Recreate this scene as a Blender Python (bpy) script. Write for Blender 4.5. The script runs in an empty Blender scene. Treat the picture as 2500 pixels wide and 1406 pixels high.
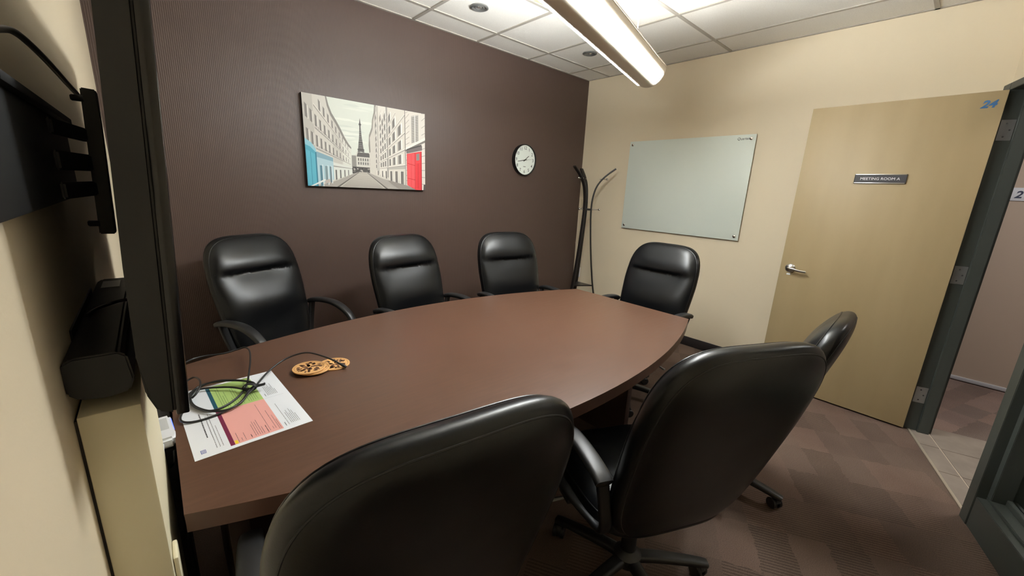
import bpy, bmesh, math, random
from mathutils import Vector, Matrix

random.seed(7)
SC = bpy.context.scene
COL = SC.collection

# ------------------------------------------------------------------ camera, world, exposure
EYE = 1.44                      # eye height above the carpet (m)
FPX = 969.4                     # focal length in pixels of the 2500 px wide frame
YAW, PITCH, ROLL = math.radians(47.73), math.radians(-13.853), math.radians(2.694)
_f = Vector((math.cos(PITCH) * math.cos(YAW), math.cos(PITCH) * math.sin(YAW), math.sin(PITCH)))
_r0 = Vector((math.sin(YAW), -math.cos(YAW), 0)); _u0 = _r0.cross(_f)
_r = math.cos(ROLL) * _r0 + math.sin(ROLL) * _u0
_u = -math.sin(ROLL) * _r0 + math.cos(ROLL) * _u0
cam_d = bpy.data.cameras.new('camera'); cam = bpy.data.objects.new('camera', cam_d); COL.objects.link(cam)
m = Matrix((_r, _u, -_f)).transposed().to_4x4(); m.translation = Vector((0, 0, EYE))
cam.matrix_world = m
cam_d.sensor_fit = 'HORIZONTAL'; cam_d.sensor_width = 36.0; cam_d.lens = FPX / 2500 * 36.0
cam_d.clip_start = 0.02; cam_d.clip_end = 60
SC.camera = cam
world = bpy.data.worlds.new('world'); SC.world = world; world.use_nodes = True
world.node_tree.nodes['Background'].inputs[0].default_value = (1.0, 0.9, 0.8, 1)
world.node_tree.nodes['Background'].inputs[1].default_value = 0.01
SC.view_settings.view_transform = 'Standard'; SC.view_settings.look = 'None'
SC.view_settings.gamma = 1.0; SC.view_settings.use_curve_mapping = False
SC.view_settings.exposure = 0.2
SLOT_POWER, TROUGH_POWER, HALL_POWER = 98.0, 235.0, 28.0

def ray(px, py):
    return _r * ((px - 1250) / FPX) + _u * (-(py - 703) / FPX) + _f
def at_z(px, py, z):
    d = ray(px, py); return Vector((0, 0, EYE)) + d * ((z - EYE) / d.z)
def at_x(px, py, x):
    d = ray(px, py); return Vector((0, 0, EYE)) + d * (x / d.x)
def at_y(px, py, y):
    d = ray(px, py); return Vector((0, 0, EYE)) + d * (y / d.y)

# ------------------------------------------------------------------ materials
def lin(c):
    return tuple((v / 255 / 12.92 if v / 255 <= 0.04045 else ((v / 255 + 0.055) / 1.055) ** 2.4) for v in c) + (1.0,)
def mat(name, rgb, rough=0.5, metal=0.0, spec=0.5, coat=0.0, emit=None):
    ma = bpy.data.materials.new(name); ma.use_nodes = True
    b = ma.node_tree.nodes['Principled BSDF']
    b.inputs['Base Color'].default_value = lin(rgb)
    b.inputs['Roughness'].default_value = rough; b.inputs['Metallic'].default_value = metal
    b.inputs['Specular IOR Level'].default_value = spec
    b.inputs['Coat Weight'].default_value = coat
    if emit:
        b.inputs['Emission Color'].default_value = emit[0]; b.inputs['Emission Strength'].default_value = emit[1]
    return ma
class NT:
    def __init__(s, ma):
        s.t = ma.node_tree; s.b = s.t.nodes['Principled BSDF']
    def n(s, kind, **kw):
        nd = s.t.nodes.new(kind)
        for k, v in kw.items():
            if k in nd.inputs: nd.inputs[k].default_value = v
            else: setattr(nd, k, v)
        return nd
    def l(s, a, b): s.t.links.new(a, b)
    def coord(s, scale=(1, 1, 1), rot=(0, 0, 0), kind='Object'):
        c = s.n('ShaderNodeTexCoord'); mp = s.n('ShaderNodeMapping')
        mp.inputs['Scale'].default_value = scale; mp.inputs['Rotation'].default_value = rot
        s.l(c.outputs[kind], mp.inputs[0]); return mp.outputs[0]
    def ramp(s, src, stops):
        r = s.n('ShaderNodeValToRGB'); e = r.color_ramp.elements
        while len(e) < len(stops): e.new(0.5)
        for q, (p, c) in zip(e, stops): q.position = p; q.color = c
        s.l(src, r.inputs[0]); return r.outputs[0]
    def bump(s, src, strength, dist):
        b = s.n('ShaderNodeBump'); b.inputs['Strength'].default_value = strength; b.inputs['Distance'].default_value = dist
        s.l(src, b.inputs['Height']); s.l(b.outputs[0], s.b.inputs['Normal']); return b

def mix(c1, c2): return [(0.0, lin(c1)), (1.0, lin(c2))]

M = {}
M['cream'] = mat('cream_wall_paint', (228, 213, 185), 0.6)
t = NT(M['cream']); nz = t.n('ShaderNodeTexNoise', Scale=160.0, Detail=2.0); t.l(t.coord(), nz.inputs['Vector']); t.bump(nz.outputs[0], 0.12, 0.002)
M['brown'] = mat('brown_ribbed_vinyl', (103, 77, 68), 0.45, spec=0.45)
t = NT(M['brown']); wv = t.n('ShaderNodeTexWave', Scale=34.0, Distortion=0.6, Detail=1.0); wv.bands_direction = 'X'
t.l(t.coord(), wv.inputs['Vector'])
t.l(t.ramp(wv.outputs[0], mix((70, 55, 49), (81, 64, 57))), t.b.inputs['Base Color']); t.bump(wv.outputs[0], 0.25, 0.002)
M['ceiling_tile'] = mat('mineral_fibre_tile', (238, 235, 229), 0.9, spec=0.2)
t = NT(M['ceiling_tile']); nz = t.n('ShaderNodeTexNoise', Scale=220.0, Detail=3.0, Roughness=0.7); t.l(t.coord(), nz.inputs['Vector'])
t.l(t.ramp(nz.outputs[0], [(0.3, lin((222, 218, 210))), (0.5, lin((240, 237, 230)))]), t.b.inputs['Base Color']); t.bump(nz.outputs[0], 0.3, 0.002)
M['grid'] = mat('ceiling_grid_metal', (176, 170, 160), 0.45)
M['plenum'] = mat('plenum_board', (120, 118, 114), 0.9)
# carpet: tufted, with ribbed tiles of differing direction
def carpet(name, cols, ang):
    ma = mat(name, cols[1], 0.95, spec=0.1); t = NT(ma)
    v = t.coord((1, 1, 1), (0, 0, ang))
    dn = t.n('ShaderNodeTexNoise', Scale=26.0, Detail=2.0); t.l(v, dn.inputs['Vector'])
    dm = t.n('ShaderNodeVectorMath', operation='MULTIPLY_ADD'); dm.inputs[1].default_value = (.035, .035, 0); t.l(dn.outputs['Color'], dm.inputs[0]); t.l(v, dm.inputs[2])
    dv_ = t.n('ShaderNodeVectorMath', operation='DIVIDE'); dv_.inputs[1].default_value = (.26, .15, 1); t.l(dm.outputs[0], dv_.inputs[0])
    fl_ = t.n('ShaderNodeVectorMath', operation='FLOOR'); t.l(dv_.outputs[0], fl_.inputs[0])
    vo = t.n('ShaderNodeTexWhiteNoise'); vo.noise_dimensions = '2D'; t.l(fl_.outputs[0], vo.inputs['Vector'])
    rp = t.n('ShaderNodeTexWave', Scale=21.0, Distortion=1.0, Detail=2.0); rp.inputs['Detail Scale'].default_value = 8.0; rp.bands_direction = 'X'
    t.l(v, rp.inputs['Vector'])
    sep = t.n('ShaderNodeSeparateColor'); t.l(vo.outputs['Color'], sep.inputs[0])
    mask = t.ramp(sep.outputs[0], [(0.6, (0, 0, 0, 1)), (0.75, (1, 1, 1, 1))])
    tone = t.ramp(sep.outputs[1], [(0.0, lin(cols[0])), (0.5, lin(cols[1])), (1.0, lin(cols[2]))])
    rib = t.ramp(rp.outputs[0], [(0.25, (0.72, 0.71, 0.7, 1)), (0.75, (1.12, 1.12, 1.1, 1))])
    fz = t.n('ShaderNodeTexNoise', Scale=260.0, Detail=4.0, Roughness=0.8); t.l(v, fz.inputs['Vector'])
    fr = t.ramp(fz.outputs[0], [(0.25, (0.45, 0.45, 0.45, 1)), (0.75, (1.5, 1.5, 1.5, 1))])
    lg = t.n('ShaderNodeTexNoise', Scale=2.2, Detail=3.0); t.l(v, lg.inputs['Vector'])
    lr = t.ramp(lg.outputs[0], [(0.3, (0.85, 0.8, 0.8, 1)), (0.7, (1.12, 1.1, 1.08, 1))])
    def mul(a, b, fac=1.0):
        mx = t.n('ShaderNodeMix'); mx.data_type = 'RGBA'; mx.blend_type = 'MULTIPLY'
        t.l(a, mx.inputs[6]); t.l(b, mx.inputs[7])
        if isinstance(fac, float): mx.inputs[0].default_value = fac
        else: t.l(fac, mx.inputs[0])
        return mx.outputs[2]
    c = mul(mul(mul(tone, rib, mask), fr), lr)
    t.l(c, t.b.inputs['Base Color']); t.bump(fz.outputs[0], 0.6, 0.004)
    return ma
M['carpet'] = carpet('carpet_brown', [(92, 79, 71), (99, 85, 76), (107, 90, 80)], math.radians(-30))
M['carpet_hall'] = carpet('carpet_hall', [(120, 108, 102), (130, 114, 108), (140, 122, 114)], math.radians(17))
M['base'] = mat('vinyl_base_black', (38, 33, 33), 0.5)
M['tile'] = mat('hall_floor_tile', (128, 118, 108), 0.5)
t = NT(M['tile']); nz = t.n('ShaderNodeTexNoise', Scale=9.0, Detail=4.0); t.l(t.coord(kind='Object'), nz.inputs['Vector'])
t.l(t.ramp(nz.outputs[0], [(0.3, lin((118, 108, 99))), (0.7, lin((136, 125, 114)))]), t.b.inputs['Base Color'])
M['grout'] = mat('grout', (196, 178, 160), 0.9)
M['strip'] = mat('threshold_metal', (196, 186, 168), 0.35, 0.6)
M['frame'] = mat('dark_green_frame_paint', (62, 66, 62), 0.45)
M['door'] = mat('tan_door_laminate', (170, 150, 116), 0.5)
t = NT(M['door']); nz = t.n('ShaderNodeTexNoise', Scale=2.0, Detail=5.0); t.l(t.coord((1, 3, 0.5)), nz.inputs['Vector'])
t.l(t.ramp(nz.outputs[0], [(0.3, lin((162, 142, 105))), (0.7, lin((169, 149, 112)))]), t.b.inputs['Base Color'])
M['steel'] = mat('brushed_steel', (196, 194, 190), 0.28, 1.0)
M['hinge'] = mat('hinge_steel', (168, 170, 172), 0.4, 0.85)
M['chrome'] = mat('chrome', (228, 224, 218), 0.12, 1.0)
M['black_rub'] = mat('black_rubber', (22, 22, 23), 0.5)
M['leather'] = mat('black_leather', (10, 11, 13), 0.36, spec=0.36)
t = NT(M['leather']); cv = t.coord()
g1 = t.n('ShaderNodeTexNoise', Scale=320.0, Detail=1.0); t.l(cv, g1.inputs['Vector']); t.bump(g1.outputs[0], 0.10, 0.0008)
g2 = t.n('ShaderNodeTexNoise', Scale=9.0, Detail=2.0); t.l(cv, g2.inputs['Vector'])
mr = t.n('ShaderNodeMapRange'); mr.inputs['To Min'].default_value = 0.24; mr.inputs['To Max'].default_value = 0.40
t.l(g2.outputs[0], mr.inputs['Value']); t.l(mr.outputs[0], t.b.inputs['Roughness'])
M['thread'] = mat('piping_thread', (14, 14, 15), 0.6)
M['plastic'] = mat('black_moulded_plastic', (28, 28, 29), 0.42)
M['plastic_grey'] = mat('grey_plastic', (120, 120, 118), 0.45)
M['table'] = mat('walnut_laminate', (112, 74, 56), 0.3, spec=0.5)
t = NT(M['table']); v = t.coord((2.2, 26, 8), (0, 0, 0))
nz = t.n('ShaderNodeTexNoise', Scale=3.0, Detail=6.0, Roughness=0.65); t.l(v, nz.inputs['Vector'])
t.l(t.ramp(nz.outputs[0], [(0.2, lin((75, 52, 40))), (0.5, lin((85, 59, 45))), (0.8, lin((95, 67, 52)))]), t.b.inputs['Base Color'])
t.l(t.ramp(nz.outputs[0], [(0.3, (0.30,) * 3 + (1,)), (0.7, (0.38,) * 3 + (1,))]), t.b.inputs['Roughness'])
M['table_edge'] = mat('walnut_edge_band', (84, 58, 47), 0.4)
M['pedestal'] = mat('dark_walnut_panel', (58, 42, 37), 0.5)
M['tv'] = mat('television_black_plastic', (16, 16, 17), 0.5)
M['tv_gloss'] = mat('television_bezel', (14, 14, 16), 0.2)
M['screen'] = mat('screen_glass_black', (8, 8, 10), 0.12)
M['mount'] = mat('mount_black_steel', (14, 14, 15), 0.55)
M['beige'] = mat('beige_painted_metal', (228, 219, 188), 0.5)
M['white_pl'] = mat('white_plastic', (232, 234, 238), 0.35)
M['blue_led'] = mat('blue_light', (60, 90, 255), 0.4, emit=((0.1, 0.2, 1, 1), 1.5))
M['cable'] = mat('black_cable_sheath', (24, 24, 25), 0.4)
M['glassboard'] = mat('back_painted_glass', (222, 229, 219), 0.45, spec=0.35)
M['glass_edge'] = mat('glass_edge_green', (110, 122, 108), 0.25)
M['ink'] = mat('dark_grey_ink', (60, 60, 60), 0.6)
M['blue_ink'] = mat('blue_number', (40, 98, 150), 0.5)
M['navy_ink'] = mat('navy_number', (50, 58, 84), 0.5)
M['white_ink'] = mat('white_lettering', (236, 236, 236), 0.5)
M['sign_face'] = mat('sign_dark_face', (52, 50, 54), 0.35)
M['clock_face'] = mat('clock_face', (226, 232, 224), 0.4)
M['black_gloss'] = mat('black_gloss_rim', (14, 14, 16), 0.3)
M['black_wood'] = mat('black_lacquered_bentwood', (26, 22, 21), 0.35)
M['pend_body'] = mat('pendant_bronze_paint', (224, 212, 194), 0.42)
M['pend_rim'] = mat('pendant_rim', (226, 216, 200), 0.35)
M['lens'] = mat('pendant_lens', (255, 255, 255), 0.5, emit=((0.96, 1.0, 1.0, 1), SLOT_POWER))
M['trough'] = mat('pendant_lamp_trough', (255, 255, 255), 0.5, emit=((0.96, 1.0, 1.0, 1), TROUGH_POWER))
M['hall_fill'] = mat('hall_fill_emitter', (255, 255, 255), 0.5, emit=((1.0, 0.96, 0.92, 1), HALL_POWER))
M['down_trim'] = mat('downlight_grey_trim', (120, 120, 118), 0.35, 0.4)
M['down_lamp'] = mat('downlight_reflector', (225, 225, 222), 0.15, 0.9)
M['diffuser'] = mat('air_diffuser_cream', (222, 212, 180), 0.5)
M['hallwall'] = mat('hall_taupe_paint', (178, 162, 148), 0.6)
M['hallbase'] = mat('pale_aluminium_base', (206, 210, 220), 0.35, 0.3)
M['wood_light'] = mat('light_carved_wood', (214, 164, 104), 0.5)
M['wood_burn'] = mat('burnt_wood_pattern', (92, 58, 36), 0.6)
gl = bpy.data.materials.new('clear_glass'); gl.use_nodes = True; gn = gl.node_tree
gb = gn.nodes['Principled BSDF']; gb.inputs['Base Color'].default_value = (0.9, 0.97, 0.95, 1); gb.inputs['Roughness'].default_value = 0.02
gb.inputs['Transmission Weight'].default_value = 1.0; gb.inputs['IOR'].default_value = 1.05
M['glass'] = gl
def attr_mat(name, rough):
    ma = mat(name, (255, 255, 255), rough, spec=0.25); t = NT(ma)
    a = t.n('ShaderNodeVertexColor'); a.layer_name = 'Col'; t.l(a.outputs[0], t.b.inputs['Base Color']); return ma
M['print'] = attr_mat('canvas_print', 0.55)
M['paper'] = attr_mat('printed_paper', 0.7)

# ------------------------------------------------------------------ mesh helpers
def link(name, me, parent=None, mats=None):
    o = bpy.data.objects.new(name, me); COL.objects.link(o)
    if mats is not None:
        for q in (mats if isinstance(mats, (list, tuple)) else [mats]): me.materials.append(M[q] if isinstance(q, str) else q)
    if parent is not None: o.parent = parent
    return o
def finish(name, bm, mats, parent=None, smooth=False, sharp=0.6):
    bmesh.ops.recalc_face_normals(bm, faces=bm.faces)
    me = bpy.data.meshes.new(name); bm.to_mesh(me); bm.free()
    if smooth:
        me.polygons.foreach_set('use_smooth', [True] * len(me.polygons))
        if sharp: me.set_sharp_from_angle(angle=sharp)
    return link(name, me, parent, mats)
def add_box(bm, lo, hi, bevel=0.0, seg=2, mtx=None):
    lo, hi = Vector(lo), Vector(hi); c = (lo + hi) / 2; d = hi - lo
    r = bmesh.ops.create_cube(bm, size=1.0); vs = r['verts']
    bmesh.ops.scale(bm, vec=d, verts=vs); bmesh.ops.translate(bm, vec=c, verts=vs)
    if bevel > 0:
        es = list({e for v in vs for e in v.link_edges})
        rb = bmesh.ops.bevel(bm, geom=es, offset=bevel, segments=seg, profile=0.5, affect='EDGES')
        vs = list({v for f in rb['faces'] for v in f.verts} | {v for v in vs if v.is_valid})
    if mtx is not None: bmesh.ops.transform(bm, matrix=mtx, verts=[v for v in vs if v.is_valid])
    return vs
def box(name, lo, hi, mats, parent=None, bevel=0.0, seg=2, mtx=None):
    bm = bmesh.new(); add_box(bm, lo, hi, bevel, seg, mtx)
    return finish(name, bm, mats, parent, smooth=bevel > 0)
def add_prism(bm, poly, ext):
    """poly: list of 3-D points (planar), ext: vector"""
    a = [bm.verts.new(p) for p in poly]; b = [bm.verts.new(Vector(p) + Vector(ext)) for p in poly]
    n = len(poly); bm.faces.new(a); bm.faces.new(b[::-1])
    for i in range(n): bm.faces.new((a[i], a[(i + 1) % n], b[(i + 1) % n], b[i]))
def prism(name, poly, ext, mats, parent=None, bevel=0.0, seg=2):
    bm = bmesh.new(); add_prism(bm, poly, ext)
    if bevel > 0: bmesh.ops.bevel(bm, geom=list(bm.edges), offset=bevel, segments=seg, affect='EDGES', clamp_overlap=True)
    return finish(name, bm, mats, parent, smooth=bevel > 0)
def smooth_path(pts, per=8, closed=False):
    pts = [Vector(p) for p in pts]; n = len(pts); out = []
    rng = n if closed else n - 1
    for i in range(rng):
        g = (lambda k: pts[k % n]) if closed else (lambda k: pts[min(max(k, 0), n - 1)])
        p0, p1, p2, p3 = g(i - 1), g(i), g(i + 1), g(i + 2)
        for k in range(per):
            s = k / per
            out.append(0.5 * ((2 * p1) + (p2 - p0) * s + (2 * p0 - 5 * p1 + 4 * p2 - p3) * s * s + (3 * p1 - p0 - 3 * p2 + p3) * s ** 3))
    if not closed: out.append(pts[-1])
    return out
def add_tube(bm, path, rad, seg=10, closed=False, side=None, cap=True):
    """rad: float, or function(i, n)->(w, h); side: fixed width axis"""
    path = [Vector(p) for p in path]; n = len(path); rings = []
    prev = None
    for i, p in enumerate(path):
        a = path[(i - 1) % n] if closed or i > 0 else path[0]
        b = path[(i + 1) % n] if closed or i < n - 1 else path[-1]
        tg = (b - a).normalized()
        if side is not None: sx = (Vector(side) - tg * tg.dot(Vector(side))).normalized()
        else:
            if prev is None: prev = tg.orthogonal().normalized()
            sx = (prev - tg * prev.dot(tg)).normalized(); prev = sx
        up = tg.cross(sx)
        w, h = (rad, rad) if not callable(rad) else rad(i, n)
        ring = []
        for k in range(seg):
            q = 2 * math.pi * (k + 0.5) / seg; cx, sy = math.cos(q), math.sin(q)
            if side is not None:
                cx = math.copysign(abs(cx) ** 0.6, cx); sy = math.copysign(abs(sy) ** 0.6, sy)
            ring.append(bm.verts.new(p + sx * (cx * w) + up * (sy * h)))
        rings.append(ring)
    m_ = n if closed else n - 1
    for i in range(m_):
        r1, r2 = rings[i], rings[(i + 1) % n]
        for k in range(seg): bm.faces.new((r1[k], r1[(k + 1) % seg], r2[(k + 1) % seg], r2[k]))
    if cap and not closed: bm.faces.new(rings[0][::-1]); bm.faces.new(rings[-1])
def tube(name, path, rad, mats, parent=None, seg=10, closed=False, side=None):
    bm = bmesh.new(); add_tube(bm, path, rad, seg, closed, side); return finish(name, bm, mats, parent, True, 0.9)
def add_lathe(bm, prof, seg=24, mtx=None):
    """prof: (r, z) list, axis z"""
    rings = []
    for r, z in prof:
        if r < 1e-6: rings.append([bm.verts.new((0, 0, z))])
        else: rings.append([bm.verts.new((r * math.cos(2 * math.pi * k / seg), r * math.sin(2 * math.pi * k / seg), z)) for k in range(seg)])
    for a, b in zip(rings, rings[1:]):
        for k in range(seg):
            k2 = (k + 1) % seg
            if len(a) == 1 and len(b) > 1: bm.faces.new((a[0], b[k], b[k2]))
            elif len(b) == 1 and len(a) > 1: bm.faces.new((a[k], b[0], a[k2]))
            elif len(a) > 1: bm.faces.new((a[k], a[k2], b[k2], b[k]))
    if len(rings[0]) > 1: bm.faces.new(rings[0][::-1])
    if len(rings[-1]) > 1: bm.faces.new(rings[-1])
    if mtx is not None: bmesh.ops.transform(bm, matrix=mtx, verts=[v for r in rings for v in r])
def lathe(name, prof, mats, parent=None, seg=24, mtx=None, sharp=0.6):
    bm = bmesh.new(); add_lathe(bm, prof, seg, mtx); return finish(name, bm, mats, parent, True, sharp)
def axis_mtx(loc, axis, up=(0, 0, 1)):
    """matrix taking +z to axis"""
    q = Vector((0, 0, 1)).rotation_difference(Vector(axis).normalized())
    return Matrix.Translation(Vector(loc)) @ q.to_matrix().to_4x4()
def text(name, body, size, mats, mtx, parent=None, ext=0.0004, align='CENTER', shear=0.0, xs=1.0, bold=0.0):
    cu = bpy.data.curves.new(name, 'FONT'); cu.body = body; cu.size = size; cu.extrude = ext
    cu.align_x = align; cu.align_y = 'CENTER'; cu.shear = shear; cu.resolution_u = 3; cu.offset = bold
    tmp = bpy.data.objects.new(name + '_t', cu); COL.objects.link(tmp)
    dg = bpy.context.evaluated_depsgraph_get(); me = bpy.data.meshes.new_from_object(tmp.evaluated_get(dg))
    bpy.data.objects.remove(tmp); bpy.data.curves.remove(cu)
    me.name = name; me.materials.clear()
    me.transform(mtx @ Matrix.Diagonal((xs, 1, 1, 1)))
    return link(name, me, parent, mats)
def frame_mtx(origin, xdir, ydir):
    x = Vector(xdir).normalized(); y = Vector(ydir).normalized(); z = x.cross(y)
    mm = Matrix((x, y, z)).transposed().to_4x4(); mm.translation = Vector(origin); return mm

def thing(name, label, cat, loc=(0, 0, 0), rotz=0.0, group=None):
    o = bpy.data.objects.new(name, None); COL.objects.link(o); o.empty_display_size = 0.1
    o.location = loc; o.rotation_euler = (0, 0, rotz)
    return tag(o, label, cat, group)
def tag(o, label, cat=None, group=None, kind=None):
    o['label'] = label
    if cat: o['category'] = cat
    if group: o['group'] = group
    if kind: o['kind'] = kind
    return o
def struct(o, label, cat=None): return tag(o, label, cat, kind='structure')
def copy_tree(o, parent=None):
    c = o.copy(); COL.objects.link(c); c.parent = parent
    for ch in [q for q in o.children]: copy_tree(ch, c)
    return c

# ------------------------------------------------------------------ room shell
XL, XF, YB, CZ = -0.135, 3.864, 3.12, 2.668
TH = math.radians(17.3)
OW = Vector((XF, -0.024, 0)); UW = Vector((-math.cos(TH), -math.sin(TH), 0)); NW = Vector((-math.sin(TH), math.cos(TH), 0))
def W(s, n, z): return OW + UW * s + NW * n + Vector((0, 0, z))
S_END = (XF - XL) / math.cos(TH)
PL = W(S_END, 0, 0)
def wbox(name, s0, s1, n0, n1, z0, z1, mats, parent=None, bevel=0.0):
    return prism(name, [W(s0, n0, z0), W(s1, n0, z0), W(s1, n1, z0), W(s0, n1, z0)], (0, 0, z1 - z0), mats, parent, bevel)

fl = prism('floor', [(XL - .1, PL.y - .1, -.05), (XF + .1, -.024 + .03, -.05), (XF + .1, YB + .1, -.05), (XL - .1, YB + .1, -.05)][:1] +
           [W(1.30, .05, -.05), W(.0, .05, -.05), (XF + .1, .06, -.05), (XF + .1, YB + .1, -.05), (XL - .1, YB + .1, -.05)], (0, 0, .05), 'carpet')
struct(fl, 'brown carpet with ribbed patches covering the meeting room floor', 'floor')
w = box('wall_back', (XL - .1, YB, 0), (XF + .1, YB + .1, CZ + .1), 'brown'); struct(w, 'dark brown ribbed accent wall behind the three lined up chairs', 'wall')
w = box('wall_right', (XF, -.06, 0), (XF + .1, YB, CZ + .1), 'cream'); struct(w, 'cream wall carrying the frosted glass board', 'wall')
w = box('wall_left', (XL - .1, PL.y - .1, 0), (XL, YB, CZ + .1), 'cream'); struct(w, 'cream wall behind the wall mounted television', 'wall')
# angled front wall: above the door and window, and beyond the window
bm = bmesh.new()
def wb(s0, s1, n0, n1, z0, z1): add_prism(bm, [W(s0, n0, z0), W(s1, n0, z0), W(s1, n1, z0), W(s0, n1, z0)], (0, 0, z1 - z0))
wb(-.03, .16, -.062, 0, 0, CZ + .1); wb(.16, 2.36, -.062, 0, 2.14, CZ + .1); wb(2.36, S_END + .05, -.062, 0, 0, CZ + .1)
w = finish('wall_front', bm, 'cream'); struct(w, 'cream wall above the dark door frame at right edge', 'wall')
# baseboards
b = box('baseboard_right', (XF - .012, .02, 0), (XF, YB - .013, .092), 'base', bevel=.003); struct(b, 'black vinyl base along the cream wall', 'baseboard')
b = box('baseboard_back', (XL, YB - .012, 0), (XF - .001, YB, .092), 'base', bevel=.003); struct(b, 'black vinyl base along the brown wall', 'baseboard')
b = box('baseboard_left', (XL, 1.6, 0), (XL + .012, YB - .013, .092), 'base', bevel=.003); struct(b, 'black vinyl base along the television wall', 'baseboard')

# ceiling: plenum slab, tiles and tee bars
cl = prism('ceiling', [(XL - .1, PL.y - .2, CZ + .035), (XF + .1, -.15, CZ + .035), (XF + .1, YB + .1, CZ + .035), (XL - .1, YB + .1, CZ + .035)], (0, 0, .05), 'plenum')
struct(cl, 'suspended ceiling of white mineral tiles in a metal grid', 'ceiling')
gx = [XL, .455, 1.065, 1.675, 2.286, 2.896, 3.505, XF]
gy = [-1.30, -.84, .384, 1.610, 2.838, YB]
def clip_front(poly):
    out = []
    f = lambda p: (Vector((p[0], p[1], 0)) - OW).dot(NW)
    for i in range(len(poly)):
        a, b_ = poly[i], poly[(i + 1) % len(poly)]; fa, fb = f(a), f(b_)
        if fa >= 0: out.append(a)
        if (fa < 0) != (fb < 0):
            s = fa / (fa - fb); out.append((a[0] + (b_[0] - a[0]) * s, a[1] + (b_[1] - a[1]) * s))
    return out
def ceil_tile(x0, x1, y0, y1):
    g = .010
    p = clip_front([(x0 + g, y0 + g), (x1 - g, y0 + g), (x1 - g, y1 - g), (x0 + g, y1 - g)])
    if len(p) >= 3 and abs(sum(p[i][0] * p[(i + 1) % len(p)][1] - p[(i + 1) % len(p)][0] * p[i][1] for i in range(len(p)))) > .004:
        prism('ceiling_tile', [(q[0], q[1], CZ + .004) for q in p], (0, 0, .02), 'ceiling_tile', cl)
for i in range(len(gx) - 1):
    for j in range(len(gy) - 1):
        if i == 3 and j == 3:
            ceil_tile(gx[i], gx[i + 1], 2.224, gy[4]); continue
        ceil_tile(gx[i], gx[i + 1], gy[j], gy[j + 1])
def tee(x0, x1, y0, y1):
    p = clip_front([(x0, y0), (x1, y0), (x1, y1), (x0, y1)])
    if len(p) >= 3: prism('grid_bar', [(q[0], q[1], CZ - .002) for q in p], (0, 0, .008), 'grid', cl)
for y in gy[1:-1]: tee(XL, XF, y - .012, y + .012)
for x in gx[1:-1]:
    for j in range(len(gy) - 1): tee(x - .012, x + .012, gy[j] + (.012 if j else 0), gy[j + 1] - .012)
tee(gx[3] + .012, gx[4] - .012, 2.212, 2.236)
tee(XL, XF, YB - .02, YB); tee(XF - .02, XF, -.1, YB - .02); tee(XL, XL + .02, -1.3, YB - .02)
# air diffuser in the grid
d = thing('air_diffuser', 'square cream air diffuser set in the ceiling above the pendant', 'air vent', (1.98, 1.917, CZ))
for k in range(4):
    a0, a1 = .28 - k * .065, .235 - k * .065; z0 = -.003 + k * .004
    bm = bmesh.new()
    v0 = [bm.verts.new((sx * a0, sy * a0, z0)) for sx, sy in ((-1, -1), (1, -1), (1, 1), (-1, 1))]
    v1 = [bm.verts.new((sx * a1, sy * a1, z0 + .022)) for sx, sy in ((-1, -1), (1, -1), (1, 1), (-1, 1))]
    for q in range(4): bm.faces.new((v0[q], v0[(q + 1) % 4], v1[(q + 1) % 4], v1[q]))
    bmesh.ops.solidify(bm, geom=list(bm.faces), thickness=.002)
    finish('louvre_ring', bm, 'diffuser', d)
# downlights (unlit)
dl_prof = [(.062, 0.002), (.062, -.004), (.052, -.007), (.046, -.004), (.040, .004)]
for (x, y), lab in (((1.894, 2.56), 'round grey recessed spotlight in ceiling nearer the picture'), ((3.14, 2.557), 'round grey recessed spotlight in ceiling nearer the far corner')):
    d = thing('recessed_spotlight', lab, 'ceiling light', (x, y, CZ + .002), group='recessed spotlights in the ceiling')
    bm = bmesh.new(); add_lathe(bm, [(.064, 0.002), (.064, -.005), (.054, -.009), (.044, -.006), (.036, .002)], 32)
    finish('trim_ring', bm, 'down_trim', d, True)
    lathe('gimbal_cup', [(.036, -.001), (.033, -.005), (.024, -.003), (.020, .003), (.0, .004)], 'down_trim', d, 28)
    lathe('lamp', [(.019, .0015), (.016, -.0035), (.008, -.0055), (0, -.006)], 'down_lamp', d, 20)

# ------------------------------------------------------------------ hall beyond the door
def hall_pt(s, n): return W(s, n, 0)
hf = prism('floor_hall', [W(-1.6, -.062, -.05), W(.0, -.062, -.05), W(.0, .05, -.05), W(1.30, .05, -.05), W(4.4, -.062, -.05), W(4.4, -2.2, -.05), W(-1.6, -2.2, -.05)], (0, 0, .046), 'carpet_hall')
struct(hf, 'pinkish brown carpet and tile floor beyond the doorway', 'floor')
gb_ = wbox('grout_bed', .122, 2.26, -1.0, .048, -.004, -.001, 'grout', hf)
sed = [.122 + .305 * k for k in range(8)]; ned = [.047, -.053, -.358, -.663, -.968]
for i in range(7):
    for j in range(4):
        wbox('floor_tile', sed[i] + .003, sed[i + 1] - .003, ned[j + 1] + .003, ned[j] - .003, -.003, .002, 'tile', hf, .0008)
th = wbox('trim_2', .225, 1.14, .042, .056, 0, .005, 'strip', None, .001); struct(th, 'pale metal threshold strip between room carpet and hall tiles', 'trim')
hw = box('wall_hall', (5.10, -3.2, 0), (5.2, 1.2, 2.75), 'hallwall'); struct(hw, 'taupe wall across the hall seen through the doorway', 'wall')
hb = box('baseboard_hall', (5.088, -3.2, .004), (5.10, 1.2, .036), 'hallbase', bevel=.002); struct(hb, 'pale metal strip along the foot of the hall wall', 'baseboard')
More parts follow.
